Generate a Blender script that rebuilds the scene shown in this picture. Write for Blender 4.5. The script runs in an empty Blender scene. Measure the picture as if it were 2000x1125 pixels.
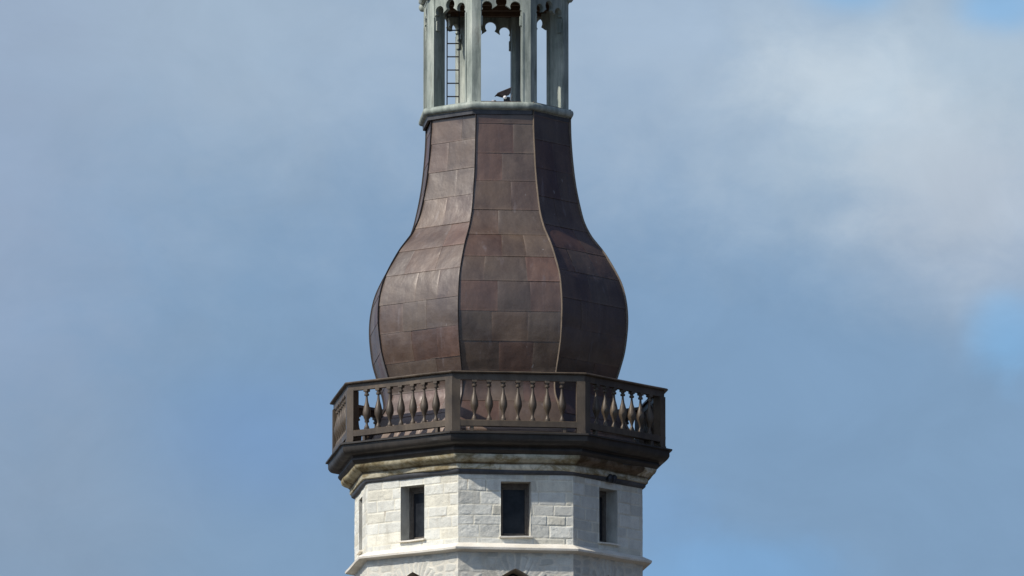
import bpy, bmesh, math, random
import numpy as np
from mathutils import Vector, Matrix

random.seed(7)
RNG = np.random.default_rng(11)
C = bpy.context.scene.collection
PI = math.pi
rad = math.radians

# ------------------------------------------------------------------ camera
DH = 165.0                      # ground distance from the camera to the tower axis
ZC = 1.7
E0 = rad(9.2)
PX = 105.0                      # photo pixels per metre at the tower
F = PX * DH / math.cos(E0)      # focal length in photo pixels (2000 wide)
cam = bpy.data.cameras.new('camera')
cam.sensor_width = 36.0
cam.lens = 36.0 * F / 2000.0
cam.clip_end = 5000
cam.clip_start = 1
camo = bpy.data.objects.new('camera', cam)
C.objects.link(camo)
camo.location = (0, -DH, ZC)
camo.rotation_euler = (PI/2 + E0, 0, -math.atan(28.0 * math.cos(E0) / F))
bpy.context.scene.camera = camo

# ------------------------------------------------------------------ sun and sky
SUN_AZ, SUN_EL = rad(-59), rad(42)      # azimuth from the camera side, towards the left
sdir = Vector((math.sin(SUN_AZ)*math.cos(SUN_EL), -math.cos(SUN_AZ)*math.cos(SUN_EL), math.sin(SUN_EL)))
sun = bpy.data.lights.new('sun', 'SUN')
sun.energy = 4.1
sun.angle = rad(0.53)
sun.color = (1.0, 0.94, 0.84)
suno = bpy.data.objects.new('sun', sun)
C.objects.link(suno)
suno.location = sdir * 60
suno.rotation_euler = sdir.to_track_quat('Z', 'Y').to_euler()

SKY_ROT = math.atan2(sdir.x, sdir.y)
w = bpy.data.worlds.new('World')
bpy.context.scene.world = w
w.use_nodes = True
nt = w.node_tree
nt.nodes.clear()
N = nt.nodes.new
L = nt.links.new
def wm(op, a, b=None, c=None, clamp=False):
    n = N('ShaderNodeMath'); n.operation = op; n.use_clamp = clamp
    for i, v in enumerate((a, b, c)):
        if v is None: continue
        if isinstance(v, (int, float)): n.inputs[i].default_value = v
        else: L(v, n.inputs[i])
    return n.outputs[0]
tc = N('ShaderNodeTexCoord')
sx = N('ShaderNodeSeparateXYZ'); L(tc.outputs['Generated'], sx.inputs[0])
sky = N('ShaderNodeTexSky'); sky.sky_type = 'NISHITA'; sky.sun_disc = False
sky.sun_elevation = SUN_EL; sky.sun_rotation = SKY_ROT
sky.air_density = 1.0; sky.dust_density = 1.0; sky.ozone_density = 2.0
# soft stratocumulus: noise over the sky directions
def noise(scale, det, rough, dist=0.0, off=(0, 0, 0), st=(1, 1, 1)):
    mp = N('ShaderNodeMapping'); L(tc.outputs['Generated'], mp.inputs[0])
    mp.inputs['Location'].default_value = off
    mp.inputs['Scale'].default_value = st
    n = N('ShaderNodeTexNoise'); L(mp.outputs[0], n.inputs['Vector'])
    n.inputs['Scale'].default_value = scale; n.inputs['Detail'].default_value = det
    n.inputs['Roughness'].default_value = rough; n.inputs['Distortion'].default_value = dist
    return n.outputs[0]
n_warp = noise(26, 5, .55, .4)
n_fine = noise(120, 5, .6, .3, (3, 1, 2), (1, 1, 1.5))
def wmix(fac, a, b):
    n = N('ShaderNodeMix'); n.data_type = 'RGBA'
    if isinstance(fac, (int, float)): n.inputs[0].default_value = fac
    else: L(fac, n.inputs[0])
    for v, s in ((a, n.inputs[6]), (b, n.inputs[7])):
        if isinstance(v, tuple): s.default_value = (*v, 1)
        else: L(v, s)
    return n.outputs[2]
def srgb(r, g, b):
    f = lambda c: (c/255/12.92) if c/255 <= .04045 else ((c/255+.055)/1.055)**2.4
    return (f(r), f(g), f(b))
WS = 0.1
def wc(r, g, b): return tuple(c/WS for c in srgb(r, g, b))
ymax = wm('MAXIMUM', wm('ABSOLUTE', sx.outputs[1]), .05)
U = wm('DIVIDE', sx.outputs[0], ymax)
V = wm('DIVIDE', sx.outputs[2], ymax)
def blob(x, y, rx, ry, warp=.7, soft=1.0, fine=.25):
    """a bank of cloud in one direction of the sky"""
    u0 = (x-1000)/F/math.cos(E0); v0 = math.tan(E0 + math.atan((562.5-y)/F))
    du = wm('DIVIDE', wm('SUBTRACT', U, u0), rx/F)
    dv = wm('DIVIDE', wm('SUBTRACT', V, v0), ry/F)
    r2 = wm('ADD', wm('MULTIPLY', du, du), wm('MULTIPLY', dv, dv))
    r = wm('SQRT', r2)
    r = wm('ADD', r, wm('MULTIPLY', wm('SUBTRACT', n_warp, .5), warp*2))
    r = wm('ADD', r, wm('MULTIPLY', wm('SUBTRACT', n_fine, .5), fine*2))
    mr = N('ShaderNodeMapRange'); mr.interpolation_type = 'SMOOTHERSTEP'
    L(r, mr.inputs[0])
    mr.inputs[1].default_value = 1+soft*.6; mr.inputs[2].default_value = max(0, 1-soft)
    mr.inputs[3].default_value = 0; mr.inputs[4].default_value = 1
    return mr.outputs[0]
base = wmix(wm('MULTIPLY', noise(14, 4, .5, .3, (1, 4, 0)), 1.0), wc(121, 154, 190), wc(132, 160, 188))
def lay(b, col, amt, *a, **k):
    return wmix(wm('MULTIPLY', blob(*a, **k), amt), b, wc(*col))
s = base
s = lay(s, (161, 181, 202), 1.0, 260, -100, 1150, 640, soft=1.0, warp=.4)
s = lay(s, (150, 168, 194), .75, -80, 420, 420, 700, soft=1.0, warp=.4)
s = lay(s, (122, 156, 198), .75, 560, 860, 240, 150, soft=1.0, warp=.6)
s = lay(s, (140, 160, 182), .5, 60, 1000, 420, 260, soft=1.0, warp=.5)
s = lay(s, (166, 186, 208), .92, 1330, 60, 620, 420, soft=1.0, warp=.4)
s = lay(s, (180, 198, 214), .92, 1840, 190, 520, 360, soft=1.0, warp=.6, fine=.25)
s = lay(s, (198, 212, 224), .8, 1640, 150, 210, 110, soft=1.0, warp=.9, fine=.6)
s = lay(s, (194, 207, 219), .8, 1880, 330, 220, 160, soft=1.0, warp=.9, fine=.6)
s = lay(s, (172, 184, 202), .5, 1960, 440, 300, 200, soft=1.0, warp=.4, fine=.15)
s = lay(s, (138, 182, 222), .8, 1690, -20, 110, 60, soft=1.0, warp=.5, fine=.3)
s = lay(s, (134, 180, 222), .8, 1985, 10, 100, 60, soft=1.0, warp=.5, fine=.3)
s = lay(s, (130, 180, 224), .65, 1995, 665, 70, 85, soft=1.0, warp=.8, fine=.5)
s = lay(s, (126, 170, 214), .75, 1420, 1125, 230, 80, soft=1.0, warp=.8, fine=.4)
s = lay(s, (124, 164, 208), .45, 1290, 1000, 120, 90, soft=1.0, warp=.8, fine=.4)
tex = wm('ADD', 1.0, wm('MULTIPLY', wm('SUBTRACT', noise(60, 7, .62, .6, (5, 5, 1), (1, 1, 1.3)), .5), .22))
tv = N('ShaderNodeVectorMath'); tv.operation = 'SCALE'; L(s, tv.inputs[0]); L(tex, tv.inputs['Scale']); s = tv.outputs[0]
# higher up: the physical sky with broken cloud
hi = wmix(wm('MULTIPLY', wm('SUBTRACT', noise(5, 6, .6, .3), .42, clamp=True), 3.2, clamp=True), sky.outputs[0], wc(188, 200, 214))
def dim(c):
    n = N('ShaderNodeMix'); n.data_type = 'RGBA'; n.blend_type = 'MULTIPLY'; n.inputs[0].default_value = 1
    L(c, n.inputs[6]); n.inputs[7].default_value = (.77, .79, .84, 1); return n.outputs[2]
mrz = N('ShaderNodeMapRange'); L(V, mrz.inputs[0])
mrz.inputs[1].default_value = .23; mrz.inputs[2].default_value = .5
fin = wmix(mrz.outputs[0], s, dim(hi))
# the sky is brighter round the sun and deeper blue opposite it
dotp = wm('ADD', wm('MULTIPLY', sx.outputs[0], float(sdir.x)), wm('MULTIPLY', sx.outputs[1], float(sdir.y)))
gain = N('ShaderNodeMapRange'); L(dotp, gain.inputs[0])
gain.inputs[1].default_value = -.72; gain.inputs[2].default_value = .72; gain.inputs[3].default_value = .18; gain.inputs[4].default_value = 2.0
m1 = N('ShaderNodeMapRange'); L(wm('ABSOLUTE', U), m1.inputs[0]); m1.inputs[1].default_value = .08; m1.inputs[2].default_value = .35
m2 = wm('LESS_THAN', sx.outputs[1], 0.0)
away = wm('MAXIMUM', wm('MAXIMUM', m1.outputs[0], m2), mrz.outputs[0])
gg = wm('ADD', 1.0, wm('MULTIPLY', away, wm('SUBTRACT', gain.outputs[0], 1.0)))
vm = N('ShaderNodeVectorMath'); vm.operation = 'SCALE'; L(fin, vm.inputs[0]); L(gg, vm.inputs['Scale'])
tint = N('ShaderNodeMix'); tint.data_type = 'RGBA'; L(gain.outputs[0], tint.inputs[0]); tint.clamp_factor = True
tint.inputs[6].default_value = (.62, .86, 1.45, 1); tint.inputs[7].default_value = (1, 1, 1, 1)
tm = N('ShaderNodeMix'); tm.data_type = 'RGBA'; tm.blend_type = 'MULTIPLY'; L(away, tm.inputs[0])
L(vm.outputs[0], tm.inputs[6]); L(tint.outputs[2], tm.inputs[7])
fin = tm.outputs[2]
bg = N('ShaderNodeBackground'); L(fin, bg.inputs[0]); bg.inputs[1].default_value = WS
wo = N('ShaderNodeOutputWorld'); L(bg.outputs[0], wo.inputs[0])

vs = bpy.context.scene.view_settings
vs.view_transform = 'Standard'; vs.look = 'None'; vs.gamma = 1; vs.exposure = 0.0

# ------------------------------------------------------------------ measuring helpers
def Z(y, d=0.0):
    """height of a point seen at photo row y that stands d metres nearer than the axis"""
    return ZC + (DH - d) * math.tan(E0 + math.atan((562.5 - y) / F))
def polar(phi, R):               # phi in degrees from the camera side, positive to the right
    return (R*math.sin(rad(phi)), -R*math.cos(rad(phi)))
PHI_B = -15.2                    # first corner of the masonry, cornice and balustrade octagons
PHI_R = -17.0                    # of the bulbous roof
PHI_L = -18.0                    # of the lantern
def zfl(y, Rpx, phi=PHI_B):      # height from the row on the front left corner
    return Z(y, Rpx/PX*math.cos(rad(phi)))
def zr(y, Rpx, phi=73.0):        # height from the row on the right outline
    return Z(y, Rpx/PX*math.cos(rad(phi)))

# ------------------------------------------------------------------ numpy value noise
_lat = RNG.random((64, 64, 64))
def vnoise(x, y, z=0.0):
    x = np.asarray(x, float); y = np.asarray(y, float); z = np.asarray(z, float) + np.zeros_like(x)
    xi = np.floor(x).astype(int); yi = np.floor(y).astype(int); zi = np.floor(z).astype(int)
    xf = x-xi; yf = y-yi; zf = z-zi
    xf = xf*xf*(3-2*xf); yf = yf*yf*(3-2*yf); zf = zf*zf*(3-2*zf)
    g = lambda a, b, c: _lat[(xi+a) & 63, (yi+b) & 63, (zi+c) & 63]
    l = lambda a, b, t: a+(b-a)*t
    return l(l(l(g(0,0,0), g(1,0,0), xf), l(g(0,1,0), g(1,1,0), xf), yf),
             l(l(g(0,0,1), g(1,0,1), xf), l(g(0,1,1), g(1,1,1), xf), yf), zf)*2-1
def fbm(x, y, z=0.0, o=4):
    a, s, t = 1.0, 0.0, 0.0
    for i in range(o):
        s = s + a*vnoise(np.asarray(x)*2**i+i*7.3, np.asarray(y)*2**i+i*3.1, z); t += a; a *= .5
    return s/t

# ------------------------------------------------------------------ object helpers
def link(name, verts, faces, mat, parent=None, smooth=None, cols=None, loc=None, rotz=0):
    me = bpy.data.meshes.new(name)
    me.from_pydata([tuple(map(float, v)) for v in verts], [], [tuple(int(i) for i in f) for f in faces])
    if cols is not None:
        ca = me.color_attributes.new('Tone', 'FLOAT_COLOR', 'POINT')
        arr = np.ones((len(verts), 4), np.float32); arr[:, :3] = np.asarray(cols)[:, :3]
        ca.data.foreach_set('color', arr.ravel())
    bm = bmesh.new(); bm.from_mesh(me)
    bmesh.ops.recalc_face_normals(bm, faces=bm.faces) if smooth != 'keep' else None
    bm.to_mesh(me); bm.free()
    me.materials.append(mat)
    if smooth is not None:
        me.polygons.foreach_set('use_smooth', [True]*len(me.polygons))
        if smooth != 'keep' and smooth < 180: me.set_sharp_from_angle(angle=rad(smooth))
    me.update()
    o = bpy.data.objects.new(name, me); C.objects.link(o)
    if parent: o.parent = parent
    if loc: o.location = loc
    o.rotation_euler[2] = rotz
    return o
def empty(name, loc=(0, 0, 0), rotz=0):
    o = bpy.data.objects.new(name, None); C.objects.link(o)
    o.location = loc; o.rotation_euler[2] = rotz; o.empty_display_size = .3
    return o
def tag(o, label=None, cat=None, group=None, kind=None):
    for k, v in (('label', label), ('category', cat), ('group', group), ('kind', kind)):
        if v: o[k] = v
    return o
def copy(o, parent, loc=None, rotz=None):
    c = o.copy(); C.objects.link(c); c.parent = parent
    if loc is not None: c.location = loc
    if rotz is not None: c.rotation_euler[2] = rotz
    return c
class MB:
    def __init__(s): s.v = []; s.f = []
    def add(s, vs_, fs_):
        n = len(s.v); s.v += [tuple(v) for v in vs_]; s.f += [tuple(i+n for i in f) for f in fs_]
    def box(s, x0, x1, y0, y1, z0, z1, M=None, bev=0.0):
        bm = bmesh.new()
        bmesh.ops.create_cube(bm, size=1)
        for v in bm.verts:
            v.co = Vector(((x0+x1)/2+v.co.x*(x1-x0), (y0+y1)/2+v.co.y*(y1-y0), (z0+z1)/2+v.co.z*(z1-z0)))
        if bev > 0: bmesh.ops.bevel(bm, geom=bm.edges[:], offset=bev, segments=1, affect='EDGES', profile=.5)
        s.bm(bm, M)
    def bm(s, bm, M=None):
        bm.verts.ensure_lookup_table()
        for i, v in enumerate(bm.verts): v.index = i
        s.add([(M @ v.co) if M else v.co.copy() for v in bm.verts], [[v.index for v in f.verts] for f in bm.faces])
        bm.free()
    def tube(s, a, b, r, seg=8, r2=None):
        a = Vector(a); b = Vector(b); d = (b-a); q = d.to_track_quat('Z', 'Y').to_matrix()
        vs_ = []; r2 = r if r2 is None else r2
        for p, rr in ((a, r), (b, r2)):
            for k in range(seg):
                t = 2*PI*k/seg
                vs_.append(p + q @ Vector((rr*math.cos(t), rr*math.sin(t), 0)))
        fs_ = [(k, (k+1) % seg, seg+(k+1) % seg, seg+k) for k in range(seg)]
        fs_ += [tuple(range(seg))[::-1], tuple(range(seg, 2*seg))]
        s.add(vs_, fs_)
    def prism(s, poly, z0, z1):
        n = len(poly)
        s.add([(x, y, z0) for x, y in poly]+[(x, y, z1) for x, y in poly],
              [tuple(range(n))[::-1], tuple(range(n, 2*n))]+[(k, (k+1) % n, n+(k+1) % n, n+k) for k in range(n)])
    def lathe(s, prof, seg=20, c=(0, 0)):
        vs_ = [(c[0]+r*math.cos(2*PI*k/seg), c[1]+r*math.sin(2*PI*k/seg), z) for r, z in prof for k in range(seg)]
        fs_ = []
        for i in range(len(prof)-1):
            for k in range(seg):
                fs_.append((i*seg+k, i*seg+(k+1) % seg, (i+1)*seg+(k+1) % seg, (i+1)*seg+k))
        n = len(prof)
        fs_ += [tuple(range(seg))[::-1], tuple(range((n-1)*seg, n*seg))]
        s.add(vs_, fs_)
    def build(s, name, mat, parent=None, smooth=None, **k):
        return link(name, s.v, s.f, mat, parent, smooth, **k)
def ring(prof, phi0, nseg=12, wob=.003, closed=True, seed=0.0):
    """an octagonal moulding: profile of (corner radius, height), swept round eight corners"""
    m = MB(); P = len(prof); vs_ = []
    for k in range(8):
        a0 = phi0+45*k; a1 = a0+45
        for j in range(nseg):
            t = j/nseg
            for i, (R, z) in enumerate(prof):
                x0, y0 = polar(a0, R); x1, y1 = polar(a1, R)
                x = x0+(x1-x0)*t; y = y0+(y1-y0)*t
                if wob:
                    d = float(vnoise(x*1.7+seed, y*1.7+i*.35, z*1.3))*wob
                    dz = float(vnoise(x*1.3+9+seed, y*1.3, i*.2))*wob
                    r = math.hypot(x, y); x += x/r*d; y += y/r*d; z_ = z+dz
                else: z_ = z
                vs_.append((x, y, z_))
    T = 8*nseg; fs_ = []
    for j in range(T):
        for i in range(P if closed else P-1):
            a = j*P+i; b = j*P+(i+1) % P; c = ((j+1) % T)*P+(i+1) % P; d = ((j+1) % T)*P+i
            fs_.append((a, b, c, d))
    m.add(vs_, fs_)
    return m
def frame_of(phi, ap, z=0.0):
    """matrix whose x runs right along a facet, y inwards, origin on the facet plane centre"""
    n = Vector((math.sin(rad(phi)), -math.cos(rad(phi)), 0))
    t = Vector((math.cos(rad(phi)), math.sin(rad(phi)), 0))
    M = Matrix.Identity(4)
    M.col[0][:3] = t; M.col[1][:3] = -n; M.col[2][:3] = (0, 0, 1)
    M.translation = n*ap + Vector((0, 0, z))
    return M

# ------------------------------------------------------------------ materials
def mat(name, rough=.6, metal=0.0, spec=.5):
    m = bpy.data.materials.new(name); m.use_nodes = True
    b = m.node_tree.nodes['Principled BSDF']
    b.inputs['Roughness'].default_value = rough; b.inputs['Metallic'].default_value = metal
    b.inputs['Specular IOR Level'].default_value = spec
    return m, m.node_tree, b
class G:
    """a small node-building helper for one material"""
    def __init__(s, nt):
        s.nt = nt; s.tc = nt.nodes.new('ShaderNodeTexCoord'); s.geo = nt.nodes.new('ShaderNodeNewGeometry')
    def link(s, a, b): s.nt.links.new(a, b)
    def noise(s, scale, det=5, rough=.6, dist=0, st=(1, 1, 1), off=(0, 0, 0)):
        mp = s.nt.nodes.new('ShaderNodeMapping'); s.link(s.geo.outputs['Position'], mp.inputs[0])
        mp.inputs['Scale'].default_value = st; mp.inputs['Location'].default_value = off
        n = s.nt.nodes.new('ShaderNodeTexNoise'); s.link(mp.outputs[0], n.inputs['Vector'])
        n.inputs['Scale'].default_value = scale; n.inputs['Detail'].default_value = det
        n.inputs['Roughness'].default_value = rough; n.inputs['Distortion'].default_value = dist
        return n.outputs[0]
    def ramp(s, fac, stops):
        r = s.nt.nodes.new('ShaderNodeValToRGB'); s.link(fac, r.inputs[0])
        e = r.color_ramp.elements
        while len(e) > 1: e.remove(e[-1])
        for i, (p, c) in enumerate(stops):
            x = e[0] if i == 0 else e.new(p)
            x.position = p; x.color = (*c, 1) if isinstance(c, tuple) else (c, c, c, 1)
        return r.outputs[0]
    def mix(s, fac, a, b, mode='MIX'):
        n = s.nt.nodes.new('ShaderNodeMix'); n.data_type = 'RGBA'; n.blend_type = mode
        for v, k in ((fac, 0), (a, 6), (b, 7)):
            if isinstance(v, (int, float)): n.inputs[k].default_value = v if k == 0 else (v, v, v, 1)
            elif isinstance(v, tuple): n.inputs[k].default_value = (*v, 1)
            else: s.link(v, n.inputs[k])
        return n.outputs[2]
    def attr(s, name):
        n = s.nt.nodes.new('ShaderNodeAttribute'); n.attribute_name = name; return n.outputs['Color']
    def bump(s, h, bsdf, strength=.4, dist=.01):
        b = s.nt.nodes.new('ShaderNodeBump'); b.inputs['Strength'].default_value = strength
        b.inputs['Distance'].default_value = dist
        s.link(h, b.inputs['Height']); s.link(b.outputs[0], bsdf.inputs['Normal'])

Z_RUN = zfl(921, 289)
def make_stone():
    m, nt_, b = mat('whitewashed limestone', .92, 0, .2); g = G(nt_)
    c = g.attr('Tone')
    c = g.mix(1.0, c, g.ramp(g.noise(5, 6, .65), [(.3, (.86, .86, .86)), (.55, (1, 1, 1)), (.75, (1.06, 1.04, 1.0))]), 'MULTIPLY')
    c = g.mix(1.0, c, g.ramp(g.noise(38, 4, .7), [(.3, (.84, .84, .86)), (.5, (1, 1, 1))]), 'MULTIPLY')
    st = g.ramp(g.noise(2.2, 6, .7, .3, (1, 1, .35)), [(.54, 0.0), (.72, 1.0)])
    c = g.mix(g.mix(1.0, st, .4, 'MULTIPLY'), c, (.36, .32, .24))
    sepz = g.nt.nodes.new('ShaderNodeSeparateXYZ'); g.link(g.geo.outputs['Position'], sepz.inputs[0])
    mrn = g.nt.nodes.new('ShaderNodeMapRange'); g.link(sepz.outputs[2], mrn.inputs[0])
    mrn.inputs[1].default_value = Z_RUN-.9; mrn.inputs[2].default_value = Z_RUN
    run = g.ramp(g.noise(3.2, 6, .7, .2, (1, 1, .16), (3, 8, 1)), [(.50, 0.0), (.66, 1.0)])
    c = g.mix(g.mix(1.0, run, g.mix(1.0, mrn.outputs[0], .42, 'MULTIPLY'), 'MULTIPLY'), c, (.33, .30, .25))
    g.link(c, b.inputs['Base Color'])
    g.bump(g.noise(45, 6, .7), b, .6, .014)
    return m
def make_ledge():
    m, nt_, b = mat('painted ledge stone', .8, 0, .25); g = G(nt_)
    c = g.ramp(g.noise(3, 6, .65), [(.3, (.70, .64, .53)), (.6, (.83, .78, .68))])
    c = g.mix(1.0, c, g.ramp(g.noise(30, 4, .7), [(.3, .86), (.55, 1.0)]), 'MULTIPLY')
    g.link(c, b.inputs['Base Color']); g.bump(g.noise(30, 5, .7), b, .3, .01)
    return m
def make_cornice_stone():
    m, nt_, b = mat('stained cornice stone', .9, 0, .2); g = G(nt_)
    n = g.noise(2.6, 8, .72, .6, (1, 1, 1.6))
    c = g.mix(1.0, g.attr('Tone'), g.ramp(n, [(.36, (.36, .29, .21)), (.46, (.68, .62, .50)), (.54, (1, 1, 1)), (.66, (1.3, 1.3, 1.3))]), 'MULTIPLY')
    c = g.mix(1.0, c, g.ramp(g.noise(14, 5, .7), [(.3, .75), (.6, 1.05)]), 'MULTIPLY')
    g.link(c, b.inputs['Base Color']); g.bump(g.noise(22, 6, .7), b, .6, .015)
    return m
def make_lead(name, c0, c1, rough=.55, metal=.2, spec=.4):
    m, nt_, b = mat(name, rough, metal, spec); g = G(nt_)
    c = g.ramp(g.noise(2.2, 6, .65, .3, (1, 1, .6)), [(.35, c0), (.65, c1)])
    c = g.mix(1.0, c, g.ramp(g.noise(9, 5, .7, 0, (1, 1, .2)), [(.3, .8), (.6, 1.1)]), 'MULTIPLY')
    g.link(c, b.inputs['Base Color'])
    g.link(g.ramp(g.noise(4, 5, .6), [(.3, rough-.1), (.7, min(1, rough+.12))]), b.inputs['Roughness'])
    g.bump(g.noise(12, 5, .6), b, .25, .008)
    return m
def make_copper():
    m, nt_, b = mat('brown weathered copper', .45, .10, .5)
    b.inputs['IOR'].default_value = 1.78; g = G(nt_)
    c = g.attr('Tone')
    c = g.mix(1.0, c, g.ramp(g.noise(1.7, 4, .55, .5), [(.30, (.70, .54, .45)), (.5, (1.08, .96, .86)), (.7, (1.35, 1.22, 1.06))]), 'MULTIPLY')
    c = g.mix(1.0, c, g.ramp(g.noise(7, 5, .7, .2, (1, 1, .12)), [(.35, (.86, .84, .84)), (.6, (1.08, 1.07, 1.07))]), 'MULTIPLY')
    st = g.ramp(g.noise(6.5, 4, .6, 0, (1, 1, .05), (4, 2, 1)), [(.62, 0.0), (.72, 1.0)])
    c = g.mix(g.mix(1.0, st, .22, 'MULTIPLY'), c, (.26, .23, .24))
    dk = g.ramp(g.noise(4.2, 6, .7, .1, (1, 1, .09), (9, 3, 2)), [(.56, 0.0), (.68, 1.0)])
    c = g.mix(g.mix(1.0, dk, .3, 'MULTIPLY'), c, (.045, .03, .026))
    sp = g.ramp(g.noise(9, 3, .5, 0, (1, 1, .5), (7, 5, 3)), [(.735, 0.0), (.76, 1.0)])
    c = g.mix(g.mix(1.0, sp, .45, 'MULTIPLY'), c, (.34, .33, .33))
    g.link(c, b.inputs['Base Color'])
    g.link(g.ramp(g.noise(2.2, 4, .55), [(.3, .40), (.7, .50)]), b.inputs['Roughness'])
    g.bump(g.noise(3.6, 3, .5), b, .5, .03)
    return m
def make_verdigris():
    m, nt_, b = mat('grey green copper', .62, .12, .4); g = G(nt_)
    c = g.ramp(g.noise(2.4, 6, .65, .3, (1, 1, .4)), [(.3, (.175, .205, .185)), (.5, (.32, .35, .315)), (.68, (.47, .49, .44))])
    c = g.mix(1.0, c, g.ramp(g.noise(9, 6, .7, .1, (1, 1, .12)), [(.32, (.55, .57, .56)), (.6, (1.12, 1.12, 1.08))]), 'MULTIPLY')
    st = g.ramp(g.noise(5, 6, .7, 0, (1, 1, .3), (4, 2, 1)), [(.6, 0.0), (.74, 1.0)])
    c = g.mix(g.mix(1.0, st, .65, 'MULTIPLY'), c, (.13, .105, .08))
    g.link(c, b.inputs['Base Color']); g.bump(g.noise(14, 6, .65), b, .35, .008)
    return m
def make_plain(name, col, rough=.6, metal=0.0, spec=.4, var=.25, scale=8):
    m, nt_, b = mat(name, rough, metal, spec); g = G(nt_)
    lo = tuple(c*(1-var) for c in col); hi_ = tuple(c*(1+var) for c in col)
    g.link(g.ramp(g.noise(scale, 5, .65), [(.3, lo), (.7, hi_)]), b.inputs['Base Color'])
    g.bump(g.noise(scale*4, 4, .6), b, .2, .005)
    return m
M_STONE = make_stone(); M_LEDGE = make_ledge(); M_CSTONE = make_cornice_stone()
M_COPPER = make_copper(); M_VERD = make_verdigris()
M_CMETAL = make_lead('dark cornice sheet metal', (.028, .025, .022), (.052, .043, .035), .5, .15)
M_RAIL = make_lead('brown painted balustrade', (.058, .042, .028), (.112, .083, .056), .48, .12, .5)
M_BAND = make_lead('dark grey sheet', (.045, .048, .055), (.085, .085, .09), .6, .1)
M_DECK = make_lead('grey brown roof sheet', (.13, .11, .10), (.22, .19, .175), .5, .25, .5)
M_WOOD = make_plain('old window wood', (.12, .105, .09), .75, 0, .3, .3, 14)
M_BROWNWOOD = make_plain('dark ceiling boards', (.09, .052, .03), .8, 0, .3, .35, 6)
M_HIPD = make_plain('shaded hip seam', (.034, .027, .025), .7, 0, .25, .3, 5)  # shadow of the hip roll put into a dark base colour
M_HIPL = make_plain('lit hip seam', (.14, .108, .08), .6, 0, .35, .3, 5)  # same seam, its sunlit edge put into a paler base colour
M_IRON = make_plain('black iron', (.035, .035, .04), .5, .5, .5, .2)
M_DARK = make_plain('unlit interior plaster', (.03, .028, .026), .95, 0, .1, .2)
M_WHITE = make_plain('white enamel', (.75, .72, .72), .35, 0, .5, .06)
M_FLOOD = make_plain('brown grey lamp casing', (.12, .09, .09), .5, .3, .5, .2)
m_, nt_, b_ = mat('dusty window glass', .25, 0, .12)
g_ = G(nt_); g_.link(g_.ramp(g_.noise(6, 4, .6), [(.3, (.012, .014, .018)), (.7, (.03, .034, .04))]), b_.inputs['Base Color'])
M_GLASS = m_
M_GROUND = make_plain('town ground', (.095, .085, .075), .9, 0, .2, .2, .08)

# ------------------------------------------------------------------ setting
gr = MB(); gr.add([(-3000, -3000, 0), (3000, -3000, 0), (3000, 3000, 0), (-3000, 3000, 0)], [(0, 1, 2, 3)])
tag(gr.build('ground', M_GROUND), kind='structure')

tower = empty('stone_tower', (0, 0, 0))
tag(tower, 'octagonal white limestone tower with brown bulbous copper roof, balustrade and open green lantern', 'tower')

# ------------------------------------------------------------------ masonry
RW = 289.5/PX                                    # corner radius of the upper wall
Z_WTOP = zfl(920, 291); Z_LEDGE = zfl(1060, 291); Z_LWTOP = zfl(1078, 291)
AP = RW*math.cos(rad(22.5)); HWID = RW*math.sin(rad(22.5))

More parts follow.
